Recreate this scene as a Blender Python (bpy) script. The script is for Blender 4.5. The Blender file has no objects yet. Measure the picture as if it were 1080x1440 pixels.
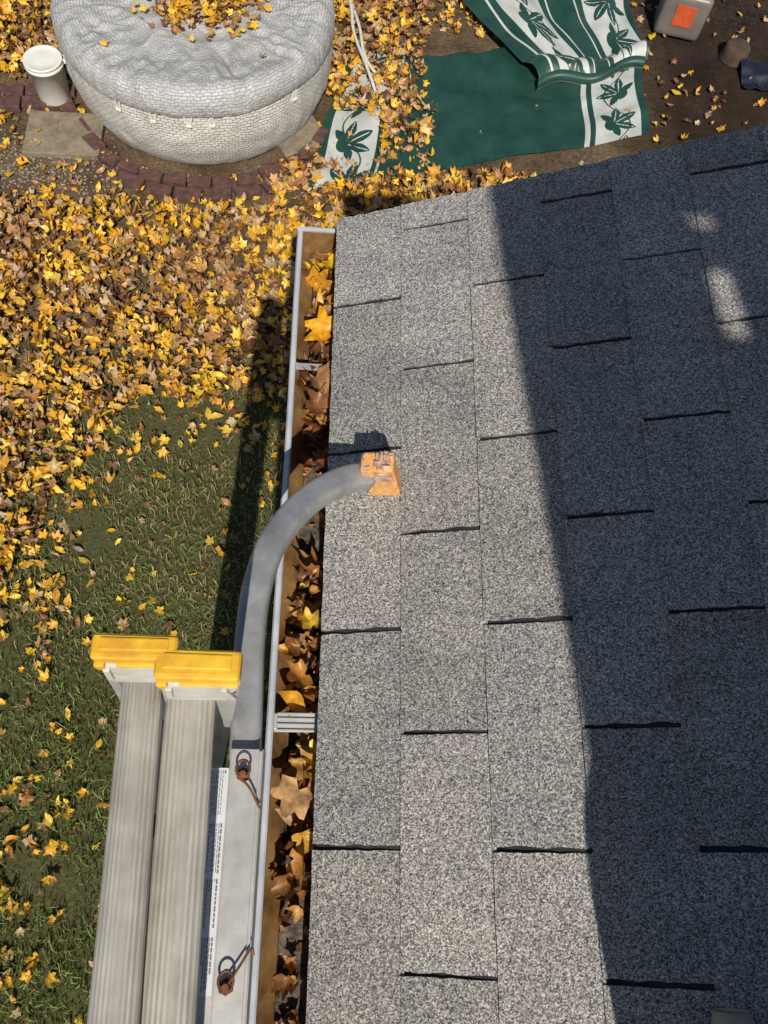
import bpy, bmesh, math, random
import numpy as np
from mathutils import Vector, Matrix, noise
random.seed(7); rng=np.random.default_rng(11)
scene=bpy.context.scene
TH=math.radians(20); CT,ST=math.cos(TH),math.sin(TH); EZ=3.0
def R(s,t,n=0.0): return (s*CT-n*ST, t, EZ+s*ST+n*CT)

# ---------------------------------------------------------------- helpers
def link(o,parent=None):
    scene.collection.objects.link(o)
    if parent: o.parent=parent
    return o
def empty(name):
    e=bpy.data.objects.new(name,None); e.empty_display_size=.2
    return link(e)
def mesh_obj(name,verts,faces,mat=None,parent=None,smooth=False):
    me=bpy.data.meshes.new(name); me.from_pydata([tuple(v) for v in verts],[],faces); me.update()
    if mat:
        for m in (mat if isinstance(mat,(list,tuple)) else [mat]): me.materials.append(m)
    if smooth: me.polygons.foreach_set('use_smooth',[True]*len(me.polygons))
    return link(bpy.data.objects.new(name,me),parent)
def bm_obj(name,bm,mat=None,parent=None,smooth=False):
    bmesh.ops.recalc_face_normals(bm,faces=bm.faces)
    me=bpy.data.meshes.new(name); bm.to_mesh(me); bm.free()
    if mat:
        for m in (mat if isinstance(mat,(list,tuple)) else [mat]): me.materials.append(m)
    if smooth: me.polygons.foreach_set('use_smooth',[True]*len(me.polygons))
    return link(bpy.data.objects.new(name,me),parent)
def box_bm(bm,c,size,rot=None,bev=0,mi=0,segs=2):
    r=bmesh.ops.create_cube(bm,size=1.0); vs=r['verts']
    M=Matrix.Translation(Vector(c))@((rot.to_4x4() if rot else Matrix.Identity(4)))@Matrix.Diagonal((size[0],size[1],size[2],1))
    bmesh.ops.transform(bm,matrix=M,verts=vs)
    fs=set(f for v in vs for f in v.link_faces)
    for f in fs: f.material_index=mi
    if bev>0:
        es=list(set(e for v in vs for e in v.link_edges))
        rr=bmesh.ops.bevel(bm,geom=es,offset=bev,segments=segs,affect='EDGES',profile=.6)
        for f in rr['faces']: f.material_index=mi
def box(name,c,size,mat,parent=None,rot=None,bev=0):
    bm=bmesh.new(); box_bm(bm,c,size,rot,bev); return bm_obj(name,bm,mat,parent)
def cyl_bm(bm,a,b,r1,r2=None,seg=16,mi=0):
    a=Vector(a);b=Vector(b); r2=r1 if r2 is None else r2
    d=b-a; q=d.to_track_quat('Z','Y').to_matrix().to_4x4()
    M=Matrix.Translation((a+b)/2)@q
    r=bmesh.ops.create_cone(bm,cap_ends=True,segments=seg,radius1=r1,radius2=r2,depth=d.length,matrix=M)
    for f in set(f for v in r['verts'] for f in v.link_faces): f.material_index=mi
def sweep(name,pts,prof,mat,parent=None,up=(0,0,1),smooth=True,closed_ends=True,scale=None):
    """prof: list of (a,b) in side/up frame"""
    P=[Vector(p) for p in pts]; verts=[];faces=[];n=len(prof)
    for i,p in enumerate(P):
        t=(P[min(i+1,len(P)-1)]-P[max(i-1,0)]).normalized()
        sd=t.cross(Vector(up)).normalized(); u=sd.cross(t).normalized()
        k=scale[i] if scale else 1
        for a,b in prof: verts.append(p+sd*a*k+u*b)
    for i in range(len(P)-1):
        for j in range(n):
            k=(j+1)%n; faces.append((i*n+j,i*n+k,(i+1)*n+k,(i+1)*n+j))
    if closed_ends:
        faces.append(tuple(range(n))[::-1]); faces.append(tuple((len(P)-1)*n+j for j in range(n)))
    return mesh_obj(name,verts,faces,mat,parent,smooth)
def catmull(pts,n=10):
    P=[Vector(p) for p in pts]; P=[P[0]*2-P[1]]+P+[P[-1]*2-P[-2]]; out=[]
    for i in range(1,len(P)-2):
        for k in range(n):
            t=k/n;a,b,c,d=P[i-1:i+3]
            out.append(.5*((2*b)+(c-a)*t+(2*a-5*b+4*c-d)*t*t+(3*b-a-3*c+d)*t**3))
    out.append(P[-2]); return out
def rounded(w,h,r,k=4):
    pts=[]
    for cx,cy,a0 in ((w/2-r,h/2-r,0),(-w/2+r,h/2-r,90),(-w/2+r,-h/2+r,180),(w/2-r,-h/2+r,270)):
        for i in range(k+1):
            a=math.radians(a0+90*i/k); pts.append((cx+r*math.cos(a),cy+r*math.sin(a)))
    return pts

# ---------------------------------------------------------------- node helpers
def newmat(name,base=(.5,.5,.5),rough=.6,metal=0,spec=.5):
    m=bpy.data.materials.new(name); m.use_nodes=True; nt=m.node_tree
    b=nt.nodes['Principled BSDF']; b.inputs['Base Color'].default_value=(*base,1)
    b.inputs['Roughness'].default_value=rough; b.inputs['Metallic'].default_value=metal
    b.inputs['Specular IOR Level'].default_value=spec
    return m,nt,b
def N(nt,t,**kw):
    n=nt.nodes.new(t)
    for k,v in kw.items():
        if k in n.inputs: n.inputs[k].default_value=v
        else: setattr(n,k,v)
    return n
def coord(nt): return N(nt,'ShaderNodeTexCoord').outputs['Object']
def nz(nt,scale,detail=4,rough=.6,vec=None,dist=0):
    n=N(nt,'ShaderNodeTexNoise'); n.inputs['Scale'].default_value=scale; n.inputs['Detail'].default_value=detail; n.inputs['Roughness'].default_value=rough; n.inputs['Distortion'].default_value=dist
    nt.links.new(vec if vec else coord(nt),n.inputs['Vector']); return n.outputs['Fac']
def ramp(nt,fac,stops,interp='LINEAR'):
    r=N(nt,'ShaderNodeValToRGB'); r.color_ramp.interpolation=interp
    e=r.color_ramp.elements
    while len(e)<len(stops): e.new(.5)
    for i,(p,c) in enumerate(stops):
        e[i].position=p; e[i].color=(*c,1) if len(c)==3 else c
    nt.links.new(fac,r.inputs['Fac']); return r.outputs['Color']
def mix(nt,fac,a,b,mode='MIX'):
    n=N(nt,'ShaderNodeMix'); n.data_type='RGBA'; n.blend_type=mode
    def s(sock,v):
        if hasattr(v,'links'): nt.links.new(v,sock)
        elif isinstance(v,(int,float)): sock.default_value=v
        else: sock.default_value=(*v,1)
    s(n.inputs[0],fac); s(n.inputs[6],a); s(n.inputs[7],b); return n.outputs[2]
def bump(nt,b,h,strength=.3,dist=.01):
    n=N(nt,'ShaderNodeBump'); n.inputs['Strength'].default_value=strength; n.inputs['Distance'].default_value=dist
    nt.links.new(h,n.inputs['Height']); nt.links.new(n.outputs[0],b.inputs['Normal'])
def simple(name,c1,c2,scale=8,rough=.6,metal=0,bs=.2,bd=.005,spec=.5,fine=None):
    m,nt,b=newmat(name,c1,rough,metal,spec)
    f=nz(nt,scale,6,.65)
    nt.links.new(ramp(nt,f,[(.32,c1),(.68,c2)]),b.inputs['Base Color'])
    if bs: bump(nt,b,nz(nt,fine or scale*4,5),bs,bd)
    return m

# ---------------------------------------------------------------- materials
def shingle_mat(name):
    m,nt,b=newmat(name,(.3,.3,.3),.9,0,.2)
    co=coord(nt)
    v=N(nt,'ShaderNodeTexVoronoi'); v.inputs['Scale'].default_value=620; nt.links.new(co,v.inputs['Vector'])
    sp=N(nt,'ShaderNodeSeparateColor'); nt.links.new(v.outputs['Color'],sp.inputs[0])
    g=ramp(nt,sp.outputs[0],[(0,(.045,.045,.047)),(.22,(.14,.137,.133)),(.5,(.28,.27,.255)),(.78,(.42,.403,.375)),(1,(.66,.635,.59))])
    v2=N(nt,'ShaderNodeTexVoronoi'); v2.inputs['Scale'].default_value=300; nt.links.new(co,v2.inputs['Vector'])
    sp2=N(nt,'ShaderNodeSeparateColor'); nt.links.new(v2.outputs['Color'],sp2.inputs[0])
    g=mix(nt,1.0,g,ramp(nt,sp2.outputs[1],[(0,(.80,.80,.81)),(1,(1.12,1.11,1.10))]),'MULTIPLY')
    big=nz(nt,6,6,.65,co)
    g=mix(nt,1.0,g,ramp(nt,big,[(.3,(.78,.785,.80)),(.7,(1.06,1.05,1.03))]),'MULTIPLY')
    # faint weather streaks running down the slope
    mp=N(nt,'ShaderNodeMapping'); mp.inputs['Scale'].default_value=(3,26,3); nt.links.new(co,mp.inputs[0])
    g=mix(nt,1.0,g,ramp(nt,nz(nt,1,4,.6,mp.outputs[0]),[(.3,(.90,.90,.91)),(.7,(1.04,1.04,1.03))]),'MULTIPLY')
    at=N(nt,'ShaderNodeAttribute',attribute_name='tone')
    g=mix(nt,1.0,g,at.outputs['Color'],'MULTIPLY')
    nt.links.new(g,b.inputs['Base Color'])
    bump(nt,b,v.outputs['Distance'],.5,.001)
    return m
M_SH=shingle_mat('shingle_granules')
M_TAR=simple('shingle_underlay',(.012,.012,.014),(.03,.03,.032),60,.95,bs=.3,bd=.002)
M_ALU=simple('aluminium',(.36,.36,.35),(.52,.51,.49),14,.48,.3,bs=.08,bd=.001)
M_ARM=simple('arm_aluminium',(.23,.235,.24),(.42,.41,.40),24,.40,.3,bs=.15,bd=.001)
M_CHAN=simple('channel_galvanised',(.34,.34,.33),(.50,.49,.47),30,.45,.3,bs=.12,bd=.001)
M_GUT=simple('gutter_paint',(.36,.38,.42),(.50,.51,.54),18,.4,0,bs=.05,bd=.001)
M_GIN=simple('gutter_inside_dirt_glow',(.14,.065,.022),(.46,.27,.11),16,.36,.35,bs=.3,bd=.003)  # brown dirt, with the orange glow reflected off leaves put into the colour
M_DEB=simple('gutter_debris',(.025,.018,.012),(.16,.13,.10),45,.95,bs=.8,bd=.006)
M_YEL=simple('yellow_plastic',(.56,.27,.02),(.80,.50,.03),30,.45,bs=.3,bd=.0015)
M_GREYP=simple('grey_plastic',(.42,.41,.37),(.60,.58,.52),35,.55,bs=.1,bd=.001)
M_RUST=simple('rusty_steel',(.05,.02,.01),(.26,.10,.045),120,.85,.2,bs=.4,bd=.001)
M_ORG=simple('orange_foot_rubber',(.62,.25,.05),(.76,.47,.22),90,.85,bs=.6,bd=.002,spec=.2)
M_LABEL=simple('label_vinyl',(.54,.55,.57),(.62,.62,.64),60,.45,bs=0)
M_INK=simple('label_ink',(.10,.10,.11),(.16,.16,.17),50,.6,bs=0)
M_SIDING=simple('house_siding',(.45,.43,.38),(.52,.5,.45),5,.7,bs=.1)
M_WHITE=simple('white_trim',(.6,.6,.58),(.7,.7,.68),6,.5,bs=.05)
M_BRICK=simple('edging_brick',(.045,.022,.018),(.13,.062,.05),22,.9,bs=.5,bd=.004)
M_SLAB=simple('concrete_slab',(.14,.105,.07),(.26,.215,.15),14,.9,bs=.4,bd=.004,fine=90)
M_BUCK=simple('bucket_plastic',(.62,.61,.56),(.72,.71,.66),9,.4,bs=.03)
M_ROPE=simple('hose_white',(.5,.48,.42),(.65,.63,.58),30,.6,bs=.2,bd=.002)

def rung_mat():
    m,nt,b=newmat('rung_aluminium',(.5,.49,.46),.5,.25)
    co=coord(nt); mp=N(nt,'ShaderNodeMapping'); mp.inputs['Scale'].default_value=(40,5,9); nt.links.new(co,mp.inputs[0])
    f=nz(nt,3,6,.7,mp.outputs[0])
    g=nz(nt,16,5,.6,co)
    c=mix(nt,.5,ramp(nt,f,[(.3,(.27,.25,.21)),(.7,(.50,.47,.41))]),ramp(nt,g,[(.35,(.27,.245,.20)),(.65,(.53,.505,.45))]))
    nt.links.new(c,b.inputs['Base Color']); bump(nt,b,f,.12,.001)
    return m
M_RUNG=rung_mat()

def leaf_mat(name,trans=.3,fine=60,lo=.72):
    m,nt,b=newmat(name,(.5,.3,.05),.42,0,.45)
    at=N(nt,'ShaderNodeAttribute',attribute_name='lc')
    f=nz(nt,fine,5,.7)
    c=mix(nt,1.0,at.outputs['Color'],ramp(nt,f,[(.3,(lo,lo*.88,lo*.75)),(.62,(1.12,1.1,1.05))]),'MULTIPLY')
    nt.links.new(c,b.inputs['Base Color'])
    tr=N(nt,'ShaderNodeBsdfTranslucent'); nt.links.new(c,tr.inputs[0])
    ms=N(nt,'ShaderNodeMixShader'); ms.inputs[0].default_value=trans
    out=nt.nodes['Material Output']
    nt.links.new(b.outputs[0],ms.inputs[1]); nt.links.new(tr.outputs[0],ms.inputs[2]); nt.links.new(ms.outputs[0],out.inputs[0])
    bump(nt,b,f,.3,.003)
    return m
M_LEAF=leaf_mat('fallen_leaf',.16,60,.62)
M_GLEAF=leaf_mat('gutter_leaf',.18,60,.45)
M_GRASS=leaf_mat('grass_blade',.25,8)

def ground_mat():
    m,nt,b=newmat('soil',(.1,.07,.04),.95,0,.2)
    co=coord(nt)
    a=nz(nt,3,8,.7,co); f=nz(nt,55,5,.7,co)
    c=ramp(nt,a,[(.3,(.05,.034,.020)),(.55,(.14,.10,.06)),(.75,(.20,.145,.09))])
    c=mix(nt,1.0,c,ramp(nt,f,[(.3,(.45,.42,.4)),(.7,(1.4,1.35,1.3))]),'MULTIPLY')
    v=N(nt,'ShaderNodeTexVoronoi'); v.inputs['Scale'].default_value=42; nt.links.new(co,v.inputs['Vector'])
    sp=N(nt,'ShaderNodeSeparateColor'); nt.links.new(v.outputs['Color'],sp.inputs[0])
    peb=ramp(nt,sp.outputs[0],[(.62,(0,0,0)),(.66,(1,1,1))])
    c=mix(nt,mix(nt,1.0,peb,ramp(nt,nz(nt,1.2,3,.5,co),[(.5,(0,0,0)),(.65,(.45,.45,.45))]),'MULTIPLY'),c,(.24,.19,.14))
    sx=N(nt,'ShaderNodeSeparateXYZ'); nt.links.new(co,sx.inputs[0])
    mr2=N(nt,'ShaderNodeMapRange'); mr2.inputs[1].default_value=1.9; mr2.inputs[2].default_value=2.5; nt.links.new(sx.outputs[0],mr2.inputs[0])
    c=mix(nt,mr2.outputs[0],c,mix(nt,1.0,c,(.26,.24,.26),'MULTIPLY'))  # shade on the right-hand ground put into the soil colour, darker towards +x
    mr=N(nt,'ShaderNodeMapRange'); mr.inputs[1].default_value=2.9; mr.inputs[2].default_value=2.4; nt.links.new(sx.outputs[1],mr.inputs[0])
    gr=ramp(nt,f,[(.3,(.035,.036,.014)),(.7,(.12,.115,.045))])
    c=mix(nt,mr.outputs[0],c,gr)
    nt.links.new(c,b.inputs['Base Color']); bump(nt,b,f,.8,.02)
    return m
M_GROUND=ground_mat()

def tub_mat(name,lo,hi,wr,weave,wrs):
    m,nt,b=newmat(name,(.55,.55,.53),.42,0,.5)
    uv=N(nt,'ShaderNodeUVMap').outputs[0]
    mp=N(nt,'ShaderNodeMapping'); mp.inputs['Scale'].default_value=(250,50,1); nt.links.new(uv,mp.inputs[0])
    br=N(nt,'ShaderNodeTexBrick'); br.inputs['Scale'].default_value=1; br.inputs['Mortar Size'].default_value=.18; br.inputs['Mortar Smooth'].default_value=1.0
    br.inputs['Brick Width'].default_value=2.0; br.inputs['Row Height'].default_value=1.0
    br.inputs['Color1'].default_value=(1,1,1,1); br.inputs['Color2'].default_value=(.75,.75,.75,1); br.inputs['Mortar'].default_value=(0,0,0,1)
    nd=N(nt,'ShaderNodeTexNoise'); nd.inputs['Scale'].default_value=.35; nt.links.new(mp.outputs[0],nd.inputs['Vector'])
    va=N(nt,'ShaderNodeVectorMath'); va.operation='MULTIPLY_ADD'; va.inputs[1].default_value=(1.8,1.8,0); nt.links.new(nd.outputs['Color'],va.inputs[0]); nt.links.new(mp.outputs[0],va.inputs[2])
    nt.links.new(va.outputs[0],br.inputs['Vector'])
    h=br.outputs['Color']
    n=nz(nt,wr,6,.6,None,.8)
    c=mix(nt,1.0,mix(nt,weave,hi,ramp(nt,h,[(.0,lo),(.8,hi)])),ramp(nt,n,[(.3,(.76,.755,.74)),(.65,(1,1,1))]),'MULTIPLY')
    nt.links.new(c,b.inputs['Base Color'])
    b1=N(nt,'ShaderNodeBump'); b1.inputs['Strength'].default_value=wrs; b1.inputs['Distance'].default_value=.03; nt.links.new(n,b1.inputs['Height'])
    b2=N(nt,'ShaderNodeBump'); b2.inputs['Strength'].default_value=.7*weave; b2.inputs['Distance'].default_value=.006; nt.links.new(h,b2.inputs['Height']); nt.links.new(b1.outputs[0],b2.inputs['Normal'])
    nt.links.new(b2.outputs[0],b.inputs['Normal'])
    return m
M_TUB=tub_mat('tub_woven_vinyl',(.30,.29,.27),(.64,.63,.59),5,1.0,.25)
M_COVER=tub_mat('tub_cover_vinyl',(.24,.24,.24),(.46,.46,.455),7,.75,.8)

def mat_mat():
    m,nt,b=newmat('woven_mat',(0,.1,.06),.36,0,.5)
    at=N(nt,'ShaderNodeAttribute',attribute_name='pat')
    w=ramp(nt,at.outputs['Fac'],[(.48,(0,0,0)),(.52,(1,1,1))])
    f=nz(nt,6,6,.6)
    g=ramp(nt,f,[(.3,(.009,.036,.027)),(.7,(.019,.070,.050))])
    wh=ramp(nt,f,[(.3,(.38,.40,.37)),(.7,(.56,.57,.54))])
    c=mix(nt,w,g,wh); nt.links.new(c,b.inputs['Base Color'])
    wv=N(nt,'ShaderNodeTexWave'); wv.bands_direction='X'; wv.inputs['Scale'].default_value=45; nt.links.new(coord(nt),wv.inputs['Vector'])
    hh=mix(nt,.4,nz(nt,4,4,.6),wv.outputs['Color'])
    bump(nt,b,hh,.4,.008)
    return m
M_MAT=mat_mat()

# ---------------------------------------------------------------- roof
house=empty('house')
def T1(s): return 1.118+.036*s
def build_roof():
    V=[];F=[];TONE=[]
    ex=.127; tab=.3048
    for i in range(28):
        s0=i*ex; s1=s0+ex+.004
        gap=.0032
        off=.3015 if i%2==0 else .150
        k0=math.floor((-4.2-off)/tab)
        ks=range(k0,k0+20)
        sj=random.uniform(-.0008,.0008)
        cuts=[off+tab*k+random.uniform(-.002,.002) for k in ks]
        for a,b in zip(cuts[:-1],cuts[1:]):
            if a>T1(s0)-.01 or b<-4.2: continue
            edge_r=b>T1(s0)
            tone=random.uniform(.84,1.10); tint=random.uniform(-.015,.02)
            ga=gap+random.uniform(-.0008,.0008); gb=0 if edge_r else gap+random.uniform(-.0008,.0008)
            n=12
            hb=.0046+random.uniform(-.0006,.001); ht=.0012
            ph=random.uniform(0,9)
            sl=random.uniform(-.0018,.0018)
            ss=[s0+sj]+[s0+(s1-s0)*(j/n) for j in range(1,n+1)]
            rows=[]
            for j,s in enumerate(ss):
                jl=random.uniform(-.0009,.0009)+.0009*math.sin(j*1.3+ph)+sl*j/n; jr=random.uniform(-.0009,.0009)
                row=[]
                m=14
                tb=min(b,T1(s)+random.uniform(-.0015,.0015))
                for q in range(m+1):
                    t=(a+ga+jl)*(1-q/m)+(tb-gb+jr)*q/m
                    so=s+(random.uniform(-.0007,.0007) if j==0 else 0)
                    h=hb+(ht-hb)*(j/n)+ (.0006*math.sin(t*23+ph)+.0005*math.sin(t*61+ph*2))*(1-j/n)
                    row.append(len(V)); V.append(R(so,t,h)); TONE.append((tone+tint,tone,tone-tint))
                rows.append(row)
            for j in range(n):
                for q in range(m): F.append((rows[j][q],rows[j][q+1],rows[j+1][q+1],rows[j+1][q]))
            def skirt(idx):
                lo=[]
                for vi in idx:
                    v=V[vi]
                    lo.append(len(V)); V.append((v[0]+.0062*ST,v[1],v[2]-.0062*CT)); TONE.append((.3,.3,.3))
                for x in range(len(idx)-1): F.append((idx[x],lo[x],lo[x+1],idx[x+1]))
            skirt(rows[0]); skirt([r[0] for r in rows][::-1]); skirt([r[-1] for r in rows])
    o=mesh_obj('roof_shingles',V,F,M_SH,house)
    ca=o.data.color_attributes.new('tone','FLOAT_COLOR','POINT')
    ca.data.foreach_set('color',np.array([(*t,1) for t in TONE],dtype=np.float32).ravel())
build_roof()
smax=28*.127
def deck():
    a,b=T1(0)-.004,T1(smax)-.004
    vs=[R(.003,-4.2,-.0005),R(smax,-4.2,-.0005),R(smax,b,-.0005),R(.003,a,-.0005),
        R(.003,-4.2,-.02),R(smax,-4.2,-.02),R(smax,b,-.02),R(.003,a,-.02)]
    fs=[(0,1,2,3),(7,6,5,4),(0,4,5,1),(1,5,6,2),(2,6,7,3),(3,7,4,0)]
    mesh_obj('roof_deck',vs,fs,M_TAR,house)
    xr=smax*CT; zr=EZ+smax*ST
    vs=[(xr,-4.2,zr),(xr*2,-4.2,EZ),(xr*2,1.14,EZ),(xr,b,zr)]
    mesh_obj('roof_back_slope',vs,[(0,1,2,3)],M_TAR,house)
deck()
box('fascia',(.048,-1.55,2.9),(.02,5.3,.19),M_WHITE,house)
box('soffit',(.26,-1.56,2.79),(.42,5.28,.012),M_WHITE,house)
bm=bmesh.new()
box_bm(bm,(3.4,-1.6,1.39),(5.9,4.9,2.78))
for k in range(16):
    box_bm(bm,(.443,-1.6,.3+k*.16),(.016,4.9,.15),Matrix.Rotation(math.radians(-3),3,'Y'))
bm_obj('lower_walls',bm,M_SIDING,house)
mesh_obj('gable_wall',[(.45,.85,2.78),(6.3,.85,2.78),(smax*CT,.85,EZ+smax*ST-.08)],[(0,1,2)],M_SIDING,house)
# unseen walls added behind the viewer to cast the long roof shadow;
# slits are cut in them to shape a sun fleck inside that shadow
bm=bmesh.new()
XA,XB,XC,XD=.463,.764,.794,3.663
for a_,b_ in ((XA,XB),(XC,XD)):
    box_bm(bm,((a_+b_)/2,-1.03,4.45),(b_-a_,.03,2.9))
    for k in range(16):
        box_bm(bm,((a_+b_)/2,-1.008,3.35+k*.16),(b_-a_-.004,.010,.15),Matrix.Rotation(math.radians(3),3,'X'))
for z0,z1 in ((3.0,5.25),(5.42,5.50),(5.55,5.90)):
    box_bm(bm,((XB+XC)/2,-1.03,(z0+z1)/2),(XC-XB,.026,z1-z0))
box_bm(bm,(.92+1.4,-2.62,4.43),(2.8,2.86,2.84))
bm_obj('added_shadow_walls',bm,M_SIDING,house)
bm=bmesh.new()
box_bm(bm,(1.7,-.990,4.75),(.8,.03,.95)); box_bm(bm,(2.9,-.990,4.75),(.8,.03,.95))
bm_obj('added_wall_windows',bm,simple('window_glass',(.02,.025,.03),(.04,.045,.05),2,.08,bs=0),house)

# ---------------------------------------------------------------- gutter
gutter=empty('gutter')
Y0,Y1=-4.2,1.135
def extr(name,prof,mat,y0=Y0,y1=Y1,parent=gutter,n=60):
    V=[];F=[];m=len(prof)
    for i in range(n+1):
        y=y0+(y1-y0)*i/n
        wob=.0016*noise.noise((y*2.2,0,4))
        for x,z in prof: V.append((x+wob,y,z))
    for i in range(n):
        for j in range(m-1): F.append((i*m+j,i*m+j+1,(i+1)*m+j+1,(i+1)*m+j))
    return mesh_obj(name,V,F,mat,parent)
extr('front_face',[(-.0800,2.952),(-.0800,2.935),(-.076,2.930),(-.074,2.90),(-.050,2.872),(-.048,2.848),(.037,2.848)],M_GUT)
extr('lip',[(-.0802,2.938),(-.0802,2.9500),(-.0775,2.9545),(-.0715,2.9555),(-.0690,2.953),(-.0685,2.944),(-.0705,2.942)],M_GUT)
extr('inside_wall',[(-.0706,2.943),(-.0730,2.905),(-.048,2.875),(-.046,2.852)],M_GIN)
extr('floor',[(-.046,2.8525),(.036,2.8525),(.0362,2.96)],M_GIN)
bm=bmesh.new(); box_bm(bm,(-.022,1.1375,2.902),(.116,.002,.104)); box_bm(bm,(-.022,1.134,2.954),(.118,.008,.004),bev=.001)
bm_obj('end_cap',bm,M_GUT,gutter)
box('end_cap_inside',(-.022,1.135,2.898),(.10,.002,.092),M_GIN,gutter)
def hanger(name,yy,w,z):
    bm=bmesh.new()
    box_bm(bm,(-.018,yy,z),(.102,w,.002),Matrix.Rotation(math.radians(random.uniform(-2,2)),3,'Z'))
    for k in (-1,-.3,.4,1): box_bm(bm,(-.018,yy+k*w*.42,z+.002),(.100,.0022,.004))
    box_bm(bm,(-.068,yy,z+.003),(.008,w*.8,.012),bev=.001)
    bm_obj(name,bm,M_ALU,gutter)
hanger('hanger_far',.827,.012,2.930); hanger('hanger_near',.175,.030,2.936); hanger('hanger_back_1',-.5,.03,2.94); hanger('hanger_back_2',-1.2,.03,2.94)
V=[];F=[];nx,ny=14,700
for i in range(ny+1):
    y=-1.2+(1.13+1.2)*i/ny
    for j in range(nx+1):
        x=-.050+.084*j/nx
        h=.006+.012*noise.noise((x*40,y*22,0))+.006*noise.noise((x*150,y*150,3))+.012*max(0,noise.noise((3,y*5,7)))
        V.append((x,y,2.853+max(-.002,h)))
for i in range(ny):
    for j in range(nx):
        a=i*(nx+1)+j; F.append((a,a+1,a+nx+2,a+nx+1))
mesh_obj('debris',V,F,M_DEB,gutter,True)

# ---------------------------------------------------------------- leaves
MAPLE=[(-90,.14),(-60,.48),(-32,.66),(-20,.80),(-6,.64),(12,.66),(24,.82),(38,1.0),(48,.80),(58,.62),(68,.70),(78,.86),(90,1.08),(102,.86),(112,.70),(122,.62),(132,.80),(142,1.0),(156,.82),(168,.66),(186,.64),(200,.80),(212,.66),(240,.48)]
OVAL=[(-90,.9),(-75,.66),(-50,.50),(-20,.45),(10,.46),(40,.54),(65,.70),(80,.88),(90,1.05),(100,.88),(115,.70),(140,.54),(170,.46),(200,.45),(230,.50),(255,.66)]
def template(poly,rings):
    P=[(0,0)];n=len(poly)
    for k in range(1,rings+1):
        fr=k/rings
        for a,r in poly: P.append((r*fr*math.cos(math.radians(a)),r*fr*math.sin(math.radians(a))))
    F=[]
    for j in range(n): F.append((0,1+j,1+(j+1)%n))
    for k in range(1,rings):
        b=1+(k-1)*n;c=1+k*n
        for j in range(n):
            j2=(j+1)%n; F.append((b+j,c+j,c+j2)); F.append((b+j,c+j2,b+j2))
    return np.array(P),np.array(F)
TEMPL={(k,r):template(p,r) for k,p in (('m',MAPLE),('o',OVAL)) for r in (1,2,3,4)}
def leaves(name,items,mat,parent=None,curl=0):
    VV=[];FF=[];CC=[];off=0
    for (x,y,z,s,yaw,tx,ty,cup,fold,col,kind,rings) in items:
        P,F=TEMPL[(kind,rings)]
        px=P[:,0].copy();py=P[:,1].copy()
        r2=px*px+py*py
        jit=1+rng.uniform(-.12,.12,len(px))*(np.sqrt(r2)>.4)
        px*=jit;py*=jit
        pz=cup*r2+fold*np.abs(px)+ (random.uniform(-.25,.25))*px*py + random.uniform(-.15,.15)*np.sin(py*5+random.random()*6)
        if curl:
            c=random.uniform(.3,2.2)*curl; ang=random.uniform(0,3.14)
            ca,sa=math.cos(ang),math.sin(ang)
            qx=px*ca+py*sa; qy=-px*sa+py*ca
            qz=pz+(1-np.cos(qx*c))/c; qx=np.sin(qx*c)/c
            px=qx*ca-qy*sa; py=qx*sa+qy*ca
            pz=qz+.10*np.sin(qy*7+random.random()*6)*np.sqrt(r2)
            sc=1
        else: sc=1/(1+.35*abs(cup)+.25*abs(fold))
        Q=np.stack([px*sc*random.uniform(.8,1.05),py*sc,pz],1)*s
        e=Matrix.Rotation(yaw,3,'Z')@Matrix.Rotation(tx,3,'X')@Matrix.Rotation(ty,3,'Y')
        Q=Q@np.array(e).T+np.array((x,y,z))
        VV.append(Q);FF.append(F+off);off+=len(P)
        rr=np.sqrt(r2)[:,None]
        c=np.array(col)[None,:]*(1-.35*rr*random.random())
        CC.append(np.concatenate([c,np.ones((len(P),1))],1))
    V=np.concatenate(VV);F=np.concatenate(FF);C=np.concatenate(CC)
    me=bpy.data.meshes.new(name)
    me.vertices.add(len(V)); me.vertices.foreach_set('co',V.astype(np.float32).ravel())
    me.loops.add(F.size); me.loops.foreach_set('vertex_index',F.astype(np.int32).ravel())
    me.polygons.add(len(F)); me.polygons.foreach_set('loop_start',np.arange(0,F.size,3,dtype=np.int32))
    me.update(); me.validate()
    ca=me.color_attributes.new('lc','FLOAT_COLOR','POINT'); ca.data.foreach_set('color',C.astype(np.float32).ravel())
    me.materials.append(mat)
    if items and items[0][-1]>=3: me.polygons.foreach_set('use_smooth',[True]*len(me.polygons))
    return link(bpy.data.objects.new(name,me),parent)
YEL=[((.84,.50,.035),.4),((.90,.64,.09),.27),((.76,.42,.05),.33)]
BRN=[((.56,.34,.13),.26),((.36,.19,.075),.24),((.18,.085,.035),.16),((.58,.42,.25),.24),((.42,.19,.055),.10)]
def pick(pal):
    r=random.random()*sum(w for _,w in pal)
    for c,w in pal:
        r-=w
        if r<=0: break
    k=random.uniform(.78,1.12); return (c[0]*k,c[1]*k*random.uniform(.9,1.06),c[2]*k)
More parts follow.
